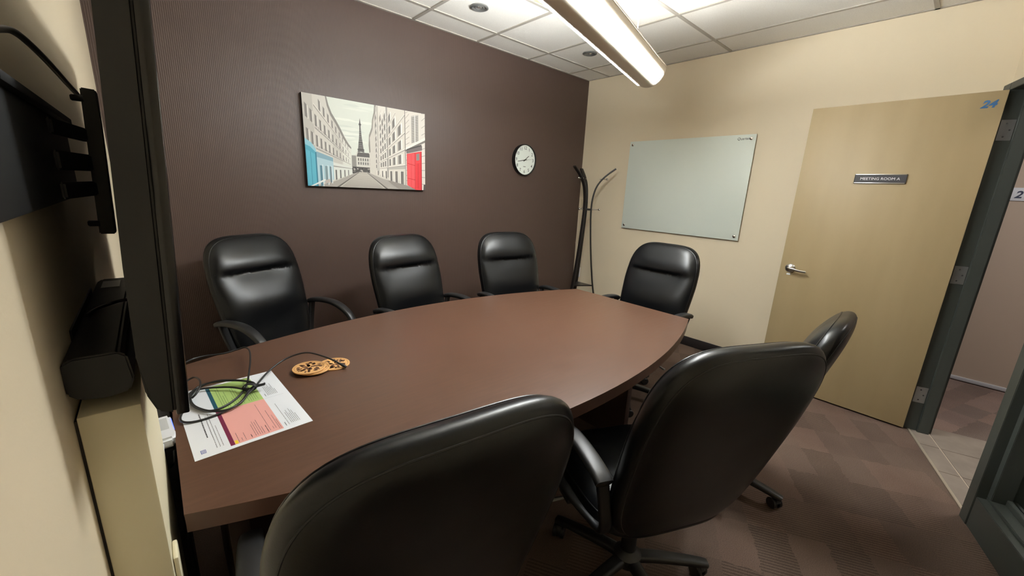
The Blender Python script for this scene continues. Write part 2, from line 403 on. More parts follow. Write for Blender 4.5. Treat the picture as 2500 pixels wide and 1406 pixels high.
hc_ = prism('ceiling_hall', [W(-1.6, -.062, 2.70), W(4.4, -.062, 2.70), W(4.4, -2.2, 2.70), W(-1.6, -2.2, 2.70)], (0, 0, .05), 'ceiling_tile'); struct(hc_, 'plain white ceiling of the hall outside the doorway', 'ceiling')
hl = thing('added_hall_light', 'unseen lit ceiling panel added to brighten the hall outside the door', 'ceiling light', W(.4, -.85, 2.699))  # glowing panel added out of view to light the hall
box('fill_frame', (-.32, -.32, -.012), (.32, .32, 0), 'grid', hl, .003); box('fill_emitter', (-.29, -.29, -.016), (.29, .29, -.0125), 'hall_fill', hl)
hw2 = prism('wall_hall_back', [W(-1.6, -2.2, 0), W(4.4, -2.2, 0), W(4.4, -2.3, 0), W(-1.6, -2.3, 0)], (0, 0, 2.75), 'hallwall'); struct(hw2, 'taupe wall on the far side of the hall', 'wall')
sg = thing('room_number_sign', 'small pale sign plate numbered 21 on the hall wall', 'sign', (5.098, -.31, 1.588))
box('plate', (-.004, -.105, -.05), (0, .105, .05), mat('sign_pale', (214, 218, 228), .4), sg, .001)
text('number', '21', .075, 'navy_ink', frame_mtx((-.0045, .045, -.005), (0, -1, 0), (0, 0, 1)), sg, shear=.2, bold=.002)

# ------------------------------------------------------------------ door frame, sidelight and door
fr = thing('trim_1', 'dark green metal frame around the open doorway', 'door frame'); fr['kind'] = 'structure'
wbox('hinge_jamb', .155, .235, -.062, .078, 0, 2.138, 'frame', fr, .002)
wbox('hinge_stop', .235, .258, -.045, .012, 0, 2.10, 'frame', fr, .002)
wbox('mullion', 1.135, 1.20, -.062, .08, 0, 2.138, 'frame', fr, .002)
wbox('strike_stop', 1.112, 1.135, -.045, .012, 0, 2.10, 'frame', fr, .002)
wbox('header', .235, 1.135, -.062, .078, 2.10, 2.138, 'frame', fr, .002)
wbox('header_stop', .258, 1.112, -.045, .012, 2.078, 2.10, 'frame', fr, .002)
for z in (1.89, 1.06, .255):
    hg = wbox('hinge', .2352, .2382, .014, .072, z - .055, z + .055, 'hinge', fr, .001)
    bm = bmesh.new()
    for dz in (-.035, 0, .035): add_lathe(bm, [(.0045, 0), (.0035, .0012), (0, .0012)], 10, axis_mtx(W(.2382, .036 + (.012 if dz else -.006), z + dz), UW))
    finish('hinge_screws', bm, 'ink', hg)
wd = thing('window_1', 'tall sidelight window in dark frame beside the doorway', 'window'); wd['kind'] = 'structure'
wbox('base_panel', 1.20, 2.36, -.062, .076, 0, .157, 'frame', wd, .002)
wbox('sill_rail', 1.20, 2.36, -.10, .045, .157, .172, 'frame', wd, .002)
wbox('glazing_bead', 1.20, 2.36, -.035, .0, .172, .20, 'frame', wd, .002)
wbox('inner_stile', 1.20, 1.235, -.06, .045, .172, 2.10, 'frame', wd, .002)
wbox('outer_stile', 2.30, 2.36, -.062, .078, .172, 2.10, 'frame', wd, .002)
wbox('window_header', 1.20, 2.36, -.062, .078, 2.10, 2.138, 'frame', wd, .002)
wbox('pane', 1.235, 2.30, -.022, -.016, .20, 2.10, 'glass', wd)

dr = thing('door_1', 'open tan laminate door with a lever handle', 'door', (3.583, -.021, 0), math.radians(-1.2)); dr['kind'] = 'structure'
DWID, DZ0, DZ1 = .892, .012, 2.096
box('door_leaf', (0, 0, DZ0), (.044, DWID, DZ1), 'door', dr, .0015)
hd = lathe('handle_rose', [(.033, 0), (.033, .006), (.029, .011), (.020, .013), (.012, .016), (.011, .045), (0, .046)], 'steel', dr, 32, axis_mtx((0, .825, .958), (-1, 0, 0)))
bm = bmesh.new(); add_tube(bm, smooth_path([(-.045, .832, .958), (-.048, .80, .956), (-.046, .76, .950), (-.040, .715, .947)], 6), lambda i, n: (.0055, .0105 - .003 * i / n), 12, side=(1, 0, 0))
finish('lever', bm, 'steel', hd, True, .9)
lathe('lock_cylinder', [(.009, 0), (.009, .003), (.006, .004), (0, .004)], 'chrome', hd, 16, axis_mtx((-.051, .826, .958), (-1, 0, 0)))
box('latch_plate', (.010, DWID - .0005, .92), (.034, DWID + .0015, .99), 'steel', dr)
box('latch_tab', (-.004, .815, .905), (0, .84, .916), 'white_ink', dr)
text('door_number', '24', .054, 'blue_ink', frame_mtx((-.0008, .062, 2.027), (0, -1, 0), (0, 0, 1)), dr, shear=.25, bold=.002, xs=1.05)
pq = thing('door_plaque', 'dark door plaque lettered meeting room A with silver edges', 'sign', (3.583 + math.sin(math.radians(1.2)) * .44 - .001, .42, 1.62), math.radians(-1.2))
box('plaque_face', (-.006, -.126, -.024), (0, .126, .024), 'sign_face', pq)
box('edge_strip', (-.009, -.126, .024), (0, .126, .030), 'steel', pq, .001); box('edge_strip', (-.009, -.126, -.030), (0, .126, -.024), 'steel', pq, .001)
box('end_cap', (-.008, -.129, -.030), (0, -.126, .030), 'black_rub', pq); box('end_cap', (-.008, .126, -.030), (0, .129, .030), 'black_rub', pq)
text('lettering', 'MEETING ROOM A', .0235, 'white_ink', frame_mtx((-.0066, 0, .0), (0, -1, 0), (0, 0, 1)), pq, bold=0.0, xs=1.0)

# ------------------------------------------------------------------ pendant light
PD = Vector((math.cos(math.radians(15.6)), math.sin(math.radians(15.6)), 0)); PN = Vector((-PD.y, PD.x, 0))
PEND_END = Vector((2.50, 1.537, 2.225)); PLEN = 1.52; PR = .103
pc = PEND_END - PD * (PLEN / 2)
pe = thing('pendant_light', 'long lit tubular pendant light hanging over the table', 'pendant light', pc, math.radians(15.6))
def arc_strip(name, a0, a1, r0, r1, x0, x1, mats, parent, seg=10):
    """shell between angles a0..a1 (deg, measured in the y-z section), along local x"""
    bm = bmesh.new(); ring = []
    for k in range(seg + 1):
        q = math.radians(a0 + (a1 - a0) * k / seg); ring.append((math.cos(q), math.sin(q)))
    pts = [(r1 * c, r1 * s) for c, s in ring] + [(r0 * c, r0 * s) for c, s in ring[::-1]]
    add_prism(bm, [(x0, y, z) for y, z in pts], (x1 - x0, 0, 0))
    return finish(name, bm, mats, parent, True, .7)
hL = PLEN / 2
arc_strip('bottom_shell', -120, -60, PR - .004, PR, -hL, hL, 'pend_body', pe, 12)
arc_strip('side_shell', -22, 4, PR - .004, PR, -hL, hL, 'pend_body', pe, 10)
arc_strip('side_shell', 176, 202, PR - .004, PR, -hL, hL, 'pend_body', pe, 10)
arc_strip('lens', -60, -22, PR - .004, PR + .004, -hL + .03, hL - .03, 'lens', pe, 8)
arc_strip('lens', 202, 240, PR - .004, PR + .004, -hL + .03, hL - .03, 'lens', pe, 8)
for sx in (-1, 1):
    x0, x1 = (hL - .03, hL) if sx > 0 else (-hL, -hL + .03)
    arc_strip('slot_end', -60, -22, PR - .004, PR, x0, x1, 'pend_body', pe, 8); arc_strip('slot_end', 202, 240, PR - .004, PR, x0, x1, 'pend_body', pe, 8)
    bm = bmesh.new(); pts = [(math.cos(math.radians(-184 + 188 * k / 32)) * (PR - .004), math.sin(math.radians(-184 + 188 * k / 32)) * (PR - .004)) for k in range(33)]
    xe = sx * (hL - .005); add_prism(bm, [(xe, y, z) for y, z in pts], (.004, 0, 0)); finish('end_cap', bm, 'pend_body', pe)
for sy in (-1, 1): box('rim', (-hL, sy * PR - .004, .006), (hL, sy * PR + .004, .013), 'pend_rim', pe, .001)
box('lamp_trough', (-hL + .006, -.062, -.064), (hL - .006, .062, -.060), 'pend_rim', pe)
box('uplight_lens', (-hL + .03, -.016, -.022), (hL - .03, .016, .012), 'trough', pe)
box('added_uplight_cap', (-hL + .02, -.022, .0125), (hL - .02, .022, .0155), 'pend_rim', pe)  # unseen cap added to stop the uplight going straight up
for i, x in enumerate((-hL + .35, hL - .33)):
    pth = [(x, 0, .020), (x, 0, CZ - PEND_END.z)]
    tube('suspension_cable', pth, .0035, mat('white_cable', (240, 236, 228), .4), pe, 8)
    lathe('canopy', [(.045, 0), (.045, -.008), (.030, -.02), (0, -.022)], 'grid', pe, 24, Matrix.Translation((x, 0, CZ - PEND_END.z - .001)))
    box('hanger_bridge', (x - .012, -PR + .003, .0157), (x + .012, PR - .003, .020), 'pend_rim', pe)

# ------------------------------------------------------------------ table
TC = Vector((1.135, 1.385)); THL, TEW, TMW = 1.165, .425, .655; TZ = .745
def outline(inset=0.0, n=28):
    hl, ew, mw = THL - inset, TEW - inset, TMW - inset
    near = [(hl * (2 * k / n - 1), -(ew + (mw - ew) * (1 - (2 * k / n - 1) ** 2))) for k in range(n + 1)]
    return near + [(-x, -y) for x, y in near]
tb = thing('conference_table', 'long dark walnut conference table with boat shaped top', 'table', (TC.x, TC.y, 0))
bm = bmesh.new(); add_prism(bm, [(x, y, TZ - .004) for x, y in outline()], (0, 0, .004))
for e in [e for e in bm.edges if all(v.co.z > TZ - .001 for v in e.verts)]: pass
finish('tabletop', bm, 'table', tb)
bm = bmesh.new(); add_prism(bm, [(x, y, TZ - .046) for x, y in outline(.0005)], (0, 0, .042)); finish('edge_band', bm, 'table_edge', tb)
box('pedestal_panel', (-1.09, -.30, .0), (-1.045, .30, TZ - .047), 'pedestal', tb, .002)
box('pedestal_panel', (.80, -.30, .0), (.845, .30, TZ - .047), 'pedestal', tb, .002)
box('stretcher_panel', (-1.044, -.016, .15), (.799, .016, TZ - .047), 'pedestal', tb, .002)

# ------------------------------------------------------------------ chairs
def superpt(phi, p):
    c, s = math.cos(phi), math.sin(phi); n = (abs(c) ** p + abs(s) ** p) ** (1 / p); return c / n, s / n
BH0, BH1 = .375, 1.109
def back_mid(h): return .05 + .30 * (h - .911)
def back_w(v): return .273 - .039 * max(0, (0.25 - v) / 1.25) ** 1.3
SEAM_H = .911
def back_pt(u, v, side):
    """side -1 front, +1 rear"""
    h = (BH0 + BH1) / 2 + v * (BH1 - BH0) / 2; x = u * back_w(v)
    rho = min(1.0, (abs(u) ** 4.1 + abs(v) ** 4.1) ** (1 / 4.1))
    prof = max(0.0, 1 - rho ** 7) ** .5
    if side < 0:
        tt = .062 * prof
        mid = max(0.0, 1 - abs(u) ** 3) * min(1, (1 - rho) / .12)
        d = h - SEAM_H
        if d > 0: tt += mid * .020 * math.exp(-((d - .05) / .075) ** 2) * min(1, d / .018 + .15)
        else: tt += mid * (.028 * math.exp(-((d + .18) / .10) ** 2) - .014 * (1 - abs(u) ** 2) * math.exp(-(d / .05) ** 2))
        edge = min(1, (1 - rho) / .06)
        tt -= .0035 * math.exp(-(d / .007) ** 2) * edge
        y = -tt
    else:
        y = .052 * prof
    y += back_mid(h) + .10 * (x * x) * (-1)        # slight wrap towards the sitter
    return Vector((x, y, h))
def pillow_back(name, parent):
    bm = bmesh.new(); NP, NR = 120, 44
    rhos = [1 - (1 - k / NR) ** 1.7 for k in range(1, NR + 1)]; rhos = [min(1.0, r) for r in rhos]
    rhos = sorted(set([k / 34 for k in range(1, 30)] + [.88, .905, .925, .94, .955, .968, .978, .986, .992, .997, 1.0]))
    prevs = None
    for side in (-1, 1):
        c = bm.verts.new(back_pt(0, 0, side)); rings = []
        for r in rhos:
            if r == 1.0 and side == 1: rings.append(outer); continue
            ring = []
            for k in range(NP):
                u, v = superpt(2 * math.pi * k / NP, 4.1); ring.append(bm.verts.new(back_pt(u * r, v * r, side)))
            rings.append(ring)
        if side == -1: outer = rings[-1]
        for k in range(NP): bm.faces.new((c, rings[0][k], rings[0][(k + 1) % NP]))
        for a, b_ in zip(rings, rings[1:]):
            for k in range(NP): bm.faces.new((a[k], a[(k + 1) % NP], b_[(k + 1) % NP], b_[k]))
    return finish(name, bm, 'leather', parent, True, None)
def make_chair():
    t_ = thing('office_chair', '', 'chair', group='black leather office chairs around the table')
    BY = .27                                    # seam plane sits this far behind the base centre
    root = t_
    bk = pillow_back('backrest', root); 
    def contour(c, side, off):
        out = []
        for k in range(140):
            u, v = superpt(2 * math.pi * k / 140, 4.1); p = back_pt(u * c, v * c, side); p.y += side * off; out.append(p)
        return out
    p1 = tube('piping', contour(.972, -1, .0005), .0022, 'leather', bk, 6, True)
    p2 = tube('rear_seam', contour(.945, 1, -.0004), .0022, 'thread', bk, 6, True)
    ss = []
    for k in range(41):
        u = -1 + 2 * k / 40; v = (SEAM_H - (BH0 + BH1) / 2) / ((BH1 - BH0) / 2); p = back_pt(u * .965, v, -1); p.y -= .0002; ss.append(p)
    tube('headrest_seam', ss, .0016, 'thread', bk, 6)
    # seat
    bm = bmesh.new(); NP = 96; rhos = sorted(set([k / 14 for k in range(1, 12)] + [.84, .89, .93, .96, .98, .992, 1.0]))
    SW, SD, SYC, SZ = .255, .262, -.315, .425
    def seat_pt(u, v, side):
        rho = min(1.0, (abs(u) ** 4 + abs(v) ** 4) ** .25); prof = max(0, 1 - rho ** 5) ** .5
        x, y = u * SW, SYC + v * SD; z = SZ
        if side > 0:
            z += .072 * prof - .010 * math.exp(-(x / .11) ** 2) * (1 - rho ** 4) - .004 * (math.exp(-((abs(x) - .125) / .006) ** 2)) * (1 - rho ** 6) - .004 * math.exp(-((v + .45) / .03) ** 2) * (1 if abs(x) > .125 else 0) * (1 - rho ** 6)
        else: z -= .045 * prof
        z -= .02 * max(0, -v - .6) ** 1.5
        return Vector((x, y, z))
    for side in (1, -1):
        c = bm.verts.new(seat_pt(0, 0, side)); rings = []
        for r in rhos:
            if r == 1.0 and side == -1: rings.append(outer); continue
            rings.append([bm.verts.new(seat_pt(superpt(2 * math.pi * k / NP, 4)[0] * r, superpt(2 * math.pi * k / NP, 4)[1] * r, side)) for k in range(NP)])
        if side == 1: outer = rings[-1]
        for k in range(NP): bm.faces.new((c, rings[0][k], rings[0][(k + 1) % NP]))
        for a, b_ in zip(rings, rings[1:]):
            for k in range(NP): bm.faces.new((a[k], a[(k + 1) % NP], b_[(k + 1) % NP], b_[k]))
    st = finish('seat', bm, 'leather', root, True, None)
    tube('piping', [seat_pt(superpt(2 * math.pi * k / 96, 4)[0] * .965, superpt(2 * math.pi * k / 96, 4)[1] * .965, 1) + Vector((0, 0, .0006)) for k in range(96)], .0025, 'leather', st, 6, True)
    for su in (-1, 1):
        tube('seat_seam', [seat_pt(su * .49, -.86 + 1.5 * k / 24, 1) + Vector((0, 0, .0006)) for k in range(25)], .0016, 'thread', st, 6)
        tube('seat_seam', [seat_pt(su * (.49 + .46 * k / 10), -.45, 1) + Vector((0, 0, .0006)) for k in range(11)], .0016, 'thread', st, 6)
    # loop armrests
    for s in (-1, 1):
        A = [(-.105, .425), (-.100, .50), (-.090, .58), (-.082, .632), (-.060, .655), (-.10, .668), (-.17, .676), (-.25, .675), (-.32, .662), (-.385, .630), (-.425, .582), (-.442, .53), (-.437, .475), (-.405, .438), (-.34, .425), (-.25, .420), (-.17, .418)]
        top = smooth_path([(s * .291, y, z) for y, z in [(-.046, .652), (-.075, .664), (-.13, .673), (-.20, .677), (-.27, .672), (-.335, .652), (-.39, .618), (-.425, .570), (-.437, .515)]], 5)
        bm = bmesh.new(); add_tube(bm, top, lambda i, n: (.0275 * (1 - .35 * (i / n) ** 3) * (.55 if i == 0 else 1), .015 * (.6 if i == 0 else 1)), 14, side=(1, 0, 0))
        ar = finish('armrest', bm, 'plastic', root, True, .9)
        low = smooth_path([(s * (.289 - .05 * q), y, z) for y, z, q in [(-.437, .520, 0), (-.430, .470, 0), (-.400, .436, .1), (-.34, .422, .3), (-.25, .416, .6), (-.17, .416, .9), (-.115, .424, 1), (-.090, .460, .9), (-.078, .52, .6), (-.070, .60, .25), (-.068, .655, 0)]], 5)
        bm = bmesh.new(); add_tube(bm, low, lambda i, n: (.019, .0125), 12, side=(1, 0, 0)); finish('arm_loop', bm, 'plastic', ar, True, .9)
        add = box('arm_bracket', (min(s * .14, s * .285), -.33, .395), (max(s * .14, s * .285), -.26, .412), 'plastic', ar, .003)
    # mechanism, lift, base
    mc = box('tilt_mechanism', (-.10, -.42, .345), (.10, -.15, .385), 'plastic', root, .008)
    bm = bmesh.new(); add_tube(bm, smooth_path([(.09, -.33, .365), (.20, -.335, .362), (.27, -.34, .350), (.31, -.345, .345)], 5), lambda i, n: (.006 + .010 * max(0, i / n - .65), .005), 10, side=(0, 1, 0)); finish('lever', bm, 'plastic_grey', mc, True, .9)
    bm = bmesh.new(); add_tube(bm, smooth_path([(0, -.20, .366), (0, -.14, .366), (0, -.10, .385), (0, -.085, .43), (0, -.07, .50)], 6), lambda i, n: (.04, .006), 10, side=(1, 0, 0)); finish('back_support', bm, 'plastic', root, True, .9)
    bc = Vector((0, -BY, 0))
    lathe('gas_lift', [(.028, .09), (.028, .22), (.024, .222), (.024, .345)], 'plastic', root, 20, Matrix.Translation(bc))
    hub = lathe('base_hub', [(.045, .062), (.052, .075), (.052, .105), (.034, .125), (.030, .128)], 'plastic', root, 24, Matrix.Translation(bc))
    leg0 = cas0 = None
    for k in range(5):
        a = math.radians(90 + 72 * k); dr_ = Vector((math.cos(a), math.sin(a), 0))
        if leg0 is None:
            bm = bmesh.new()
            add_tube(bm, smooth_path([(.035, 0, .090), (.12, 0, .088), (.22, 0, .079), (.285, 0, .071), (.312, 0, .066)], 5), lambda i, n: (.026 - .008 * i / n, .017 - .006 * i / n), 12, side=(0, 1, 0))
            lg = leg0 = finish('base_leg', bm, 'plastic', root, True, .9)
            bm = bmesh.new(); add_lathe(bm, [(.0065, .034), (.0065, .062), (0, .062)], 10)
            add_tube(bm, [(-.022 * math.cos(q) - .010, 0, .027 + .030 * math.sin(q)) for q in [math.radians(180 * j / 10 - 20) for j in range(11)]], lambda i, n: (.011, .003), 8, side=(0, 1, 0))
            ca = cas0 = finish('caster', bm, 'plastic', root, True, .8)
            whs = []
            for sy in (-1, 1):
                wh = lathe('wheel', [(.010, -.008), (.024, -.008), (.027, -.005), (.027, .005), (.024, .008), (.010, .009), (0, .009)], 'plastic', ca, 20, axis_mtx((-.012, sy * .016, .027), (0, sy, 0)))
        else:
            lg = bpy.data.objects.new('base_leg', leg0.data); COL.objects.link(lg); lg.parent = root
            ca = bpy.data.objects.new('caster', cas0.data); COL.objects.link(ca); ca.parent = root
            for wq in [q for q in cas0.children]:
                wh = bpy.data.objects.new('wheel', wq.data); COL.objects.link(wh); wh.parent = ca
        lg.location = bc; lg.rotation_euler = (0, 0, a)
        ca.location = bc + dr_ * .295; ca.rotation_euler = (0, 0, a + random.uniform(-1.5, 1.5))
    # put the origin at the base centre
    for ch in root.children: ch.location = Vector(ch.location) - bc
    return root
chair0 = make_chair()
def place(o, x, y, deg, label):
    """x, y: point on the floor under the headrest seam; facing = local -y"""
    a = math.radians(deg); o.rotation_euler = (0, 0, a)
    o.location = (x + math.sin(a) * .27, y - math.cos(a) * .27, 0)
    o['label'] = label
CH = [(.441, 2.745, 24.3, 0, 'black leather office chair against brown wall, nearest the television'),
      (1.269, 2.450, 8.9, 0, 'black leather office chair against brown wall, middle one of three'),
      (2.097, 2.340, -9.6, 0, 'black leather office chair against brown wall, nearest the coat rack'),
      (2.722, 1.404, -90.0, 0, 'black leather office chair at table end below the glass board'),
      (.318, .534, 172.6, 0, 'large foreground black leather office chair seen from behind, nearest the camera'),
      (1.096, .348, 155.7, 0, 'black leather office chair seen from behind with seat and armrest showing'),
      (2.073, .338, 183.4, .108, 'black leather office chair seen edge on in front of the open door')]
for i, (x, y, a, low, lab) in enumerate(CH):
    o = chair0 if i == 0 else copy_tree(chair0)
    place(o, x, y, a, lab)
    if low:                                   # seat wound down on its gas lift
        for ch in o.children:
            nm = ch.name.split('.')[0]
            if nm == 'gas_lift': ch.scale.z = .70
            elif nm not in ('base_leg', 'caster', 'base_hub'): ch.location.z -= low

# ------------------------------------------------------------------ wall things
# picture on canvas
class Flat:
    """coloured flat polygons in a (u, v) plane, layered a hair apart"""
    always = False
    def __init__(s): s.v, s.f, s.c, s.k = [], [], [], 0
    def poly(s, pts, rgb, lift=True):
        if lift or s.always: s.k += 1
        i = len(s.v); s.v += [(p[0], p[1], s.k) for p in pts]; s.f.append(tuple(range(i, i + len(pts)))); s.c.append(lin(rgb))
    def rect(s, x0, y0, x1, y1, rgb, lift=True): s.poly([(x0, y0), (x1, y0), (x1, y1), (x0, y1)], rgb, lift)
    def build(s, name, material, mtx, step, parent):
        me = bpy.data.meshes.new(name); me.from_pydata([(a, b, c * step) for a, b, c in s.v], [], s.f)
        ca = me.color_attributes.new('Col', 'FLOAT_COLOR', 'CORNER'); li = 0
        for p, c in zip(me.polygons, s.c):
            for _ in p.vertices: ca.data[li].color = c; li += 1
        me.transform(mtx); return link(name, me, parent, material)
PX0, PX1, PZ0, PZ1 = .836, 1.757, 1.403, 2.007
pic = thing('canvas_picture', 'canvas print of a grey city street with turquoise shop and red door', 'picture', ((PX0 + PX1) / 2, YB, (PZ0 + PZ1) / 2))
PW, PH = PX1 - PX0, PZ1 - PZ0
box('canvas_body', (-PW / 2, -.034, -PH / 2), (PW / 2, -.001, PH / 2), mat('canvas_side', (34, 32, 32), .7), pic, .0015)
F = Flat(); F.always = True      # u 0..100, v 0..65.6 ; perspective street, vanishing point (43, 14)
VX, VY = 43.0, 14.0
F.rect(0, 0, 100, 66, (206, 210, 200))
for k in range(14):
    x, y = random.uniform(22, 54), random.uniform(34, 63); ww = random.uniform(6, 14); h = random.uniform(.6, 1.6)
    F.poly([(x - ww, y), (x - ww * .4, y + h), (x + ww * .5, y + h * 1.3), (x + ww, y + h * .2), (x + ww * .3, y - h * .6)], random.choice([(213, 216, 206), (198, 203, 194), (218, 221, 211)]))
tw = (92, 90, 88)
F.poly([(38.6, 26), (39.6, 31), (40.6, 39), (41.2, 47), (41.0, 49.5), (41.3, 51), (41.75, 54), (42.2, 51), (42.5, 49.5), (42.3, 47), (42.9, 39), (43.9, 31), (45.0, 26), (43.6, 26), (42.8, 28.2), (41.2, 28.4), (40.0, 26)], tw)
F.rect(39.0, 29.6, 44.5, 30.5, (72, 70, 69)); F.rect(40.0, 35.0, 43.5, 35.7, (72, 70, 69)); F.rect(40.8, 48.6, 42.7, 49.6, (66, 64, 64))
for k in range(9): F.rect(40.4 + .1 * k, 31.2 + k * 1.7, 43.3 - .12 * k, 31.5 + k * 1.7, (132, 130, 126))
F.poly([(33, 11), (33, 25), (38, 26), (38, 28), (49, 28), (52, 26), (52, 11)], (196, 193, 184)); F.poly([(38, 24.4), (39.2, 27.8), (48, 27.8), (51, 24.4)], (88, 86, 84))
F.rect(33, 14, 37.6, 25, (134, 131, 126))
for rw in range(2):
    for k in range(6): F.rect(39 + k * 1.9, 18.3 + rw * 3.0, 40 + k * 1.9, 20.4 + rw * 3.0, (104, 101, 99))
F.rect(33, 11, 52, 16.5, (78, 75, 73))
for k in range(34):
    xx, yy = random.uniform(0, 18), random.uniform(0, 4.2)
    F.rect(33.4 + xx, 11.6 + yy, 33.4 + xx + random.uniform(.3, .9), 11.6 + yy + random.uniform(.4, 1.2), random.choice([(150, 147, 140), (50, 48, 47), (196, 190, 180)]))
F.poly([(0, 0), (100, 0), (58, 10.5), (46, 12.6), (40, 12.6), (32, 10)], (158, 152, 145))
F.poly([(23, 0), (62, 0), (46, 12.2), (39.6, 12.2)], (176, 170, 161))
for k in range(18):
    y = 11.2 * (1 - (k / 18) ** .6); hw_ = 3.2 + 16.3 * (1 - y / 12.4)
    F.rect(42.6 - hw_ * .9, y, 42.6 + hw_ * .9, y + .10 + .22 * (1 - y / 12), (150, 144, 137))
F.poly([(21.4, 0), (23.2, 0), (39.7, 12.2), (39.2, 12.2)], (96, 92, 88)); F.poly([(62, 0), (64, 0), (46.6, 12.2), (46, 12.2)], (96, 92, 88))
def L(x, z):
    q = (VX - x) / VX; return VY + (z - VY) * q
def Rr(x, z):
    q = (x - VX) / (100 - VX); return VY + (z - VY) * q
def quad(f, x0, x1, z0, z1, rgb): F.poly([(x0, f(x0, z0)), (x1, f(x1, z0)), (x1, f(x1, z1)), (x0, f(x0, z1))], rgb)
# left side of the street
roofL = [(0, 66), (17.2, 66), (18.4, 60), (20.4, 54.5), (23.5, 49.5), (26.5, 44), (29, 38.5), (32, 33.5), (34, 31)]
F.poly(roofL + [(34, 10.5), (24, 6), (14, 2), (0, 0)], (196, 192, 184))
F.poly([(0, 66), (7, 66), (7.6, 0), (0, 0)], (178, 174, 167)); F.poly([(20, 55), (26.5, 44), (26.5, 8), (20, 5)], (186, 182, 174)); F.poly([(27.2, 42.6), (34, 31), (34, 10.5), (27.2, 8)], (206, 205, 196))
F.poly([(16.2, 66), (17.2, 66), (18.4, 60), (20.4, 54.5), (23.5, 49.5), (26.5, 44), (29, 38.5), (32, 33.5), (34, 31), (34, 29.6), (31.4, 31.8), (28, 37), (25.6, 42), (22.6, 47.6), (19.4, 52.6), (17.2, 59)], (128, 124, 119))
for rw, (z0, z1) in enumerate([(33, 43), (51, 61), (70, 80), (88, 98), (106, 116)]):
    for k in range(12):
        x = 1.4 + 31 * (1 - (1 - k / 12) ** 1.3); ww = 1.7 * (1 - k / 14)
        if L(x, z1) < 64 and L(x, z1) < 66 - max(0, x - 16) * 2.0 - (3 if x > 14 else 0): quad(L, x, x + ww, z0, z1, (122, 118, 114)); quad(L, x + ww, x + ww * 1.3, z0, z1, (222, 218, 210))
    if rw < 3: quad(L, 7.6, 33, z0 - 3.0, z0 - 1.4, (150, 146, 140)); quad(L, 7.6, 33, z0 - 1.4, z0 - .6, (220, 216, 207))
    if rw < 2:
        for k in range(20): quad(L, 8 + k * 1.05, 8.3 + k * 1.05, z0 - 1.2, z0 + 1.4, (98, 95, 92))
# turquoise shop front
F.poly([(0, 0), (0, 30), (3.5, 29), (7.6, 25), (7.6, 0)], (78, 152, 172)); F.poly([(0, 30), (0, 34.5), (4.4, 31.6), (7.4, 27), (7.4, 24.6), (3.5, 28.6)], (134, 184, 198))
F.poly([(.6, 1), (.6, 26.5), (6.4, 23.5), (6.4, 1)], (88, 164, 184)); F.rect(3.3, 1, 3.6, 25, (52, 118, 138)); F.rect(6.8, 0, 7.5, 25, (48, 108, 128))
F.poly([(7.6, 1.6), (7.6, 24.5), (19.5, 20.6), (19.5, 5.5)], (164, 190, 198)); F.poly([(7.6, 21.5), (7.6, 25.6), (19.5, 21.8), (19.5, 19)], (124, 156, 170))
for x, ww, c_ in ((9.4, 1.8, (84, 122, 136)), (13.2, 1.9, (118, 138, 144)), (16.6, 1.3, (104, 120, 126))): quad(L, x, x + ww, -4, 16, c_); quad(L, x + ww, x + ww + .5, -6, 17, (218, 226, 226))
F.poly([(19.5, 5.2), (19.5, 18.6), (34, 16), (34, 10.8)], (206, 207, 200)); quad(L, 19.5, 34, 16.2, 18, (150, 147, 141))
for x, ww in ((20.8, 1.1), (24.2, 1.0), (27.6, .8), (30.6, .6)): quad(L, x, x + ww, -3, 12, (96, 94, 92))
F.poly([(2, 0), (4, 0), (13.6, 4.6), (12.6, 5.6)], (214, 216, 212)); F.poly([(12.6, 1.6), (16.4, 3.4), (16.4, 6.0), (12.6, 4.4)], (176, 164, 158))
# right side of the street
F.poly([(100, 66), (54, 66), (53.4, 60), (51.8, 54), (51.2, 48), (48.8, 42), (48.2, 34), (48.6, 28), (48.6, 12), (60, 8), (66, 7), (84, 2), (100, 0)], (196, 191, 182))
F.poly([(54, 66), (53.4, 60), (51.8, 54), (51.2, 48), (48.8, 42), (48.2, 34), (48.6, 28), (49.6, 29), (49.4, 40), (52, 46.6), (52.8, 54), (54.6, 60), (55.4, 66)], (136, 132, 126))
quad(Rr, 54.6, 57, 6, 260, (180, 175, 167)); quad(Rr, 57, 63.6, 4, 260, (210, 205, 196)); quad(Rr, 63.6, 65, 2, 260, (150, 146, 140)); quad(Rr, 65, 80.6, 1, 260, (202, 197, 187)); quad(Rr, 80.6, 100, -6, 260, (208, 202, 193))
for rw, (z0, z1) in enumerate([(27, 40), (47, 60), (68, 82), (90, 104), (112, 126), (134, 150), (160, 176), (186, 204), (214, 232)]):
    for k, (x, ww) in enumerate(((54.2, .8), (58.2, .9), (60.0, 1.0), (61.9, 1.0), (66.0, 1.3), (69.4, 1.9), (74.4, 2.4))):
        if Rr(x + ww * 1.5, z1) > 65: continue
        quad(Rr, x, x + ww, z0, z1, (112, 108, 104)); quad(Rr, x + ww, x + ww * 1.5, z0, z1, (230, 226, 217)); quad(Rr, x - ww * .4, x, z0, z1, (164, 159, 152))
    xe = min(80.6, VX + (64 - VY) * (100 - VX) / (z0 - VY))
    if xe > 58: quad(Rr, 57, xe, z0 - 4.2, z0 - 2.6, (150, 145, 139)); quad(Rr, 57, xe, z0 - 2.6, z0 - 1.6, (228, 223, 213))
for k, (x, ww) in enumerate(((55, .9), (58.8, 1.0), (62, 1.2), (66.2, 1.8), (70.8, 2.2), (76.0, 2.6))): quad(Rr, x, x + ww, 0 - k, 16, (104, 100, 97)); quad(Rr, x - .6, x, 0 - k, 17, (224, 219, 210))
quad(Rr, 64.6, 80.6, 19.4, 22.6, (168, 163, 155))
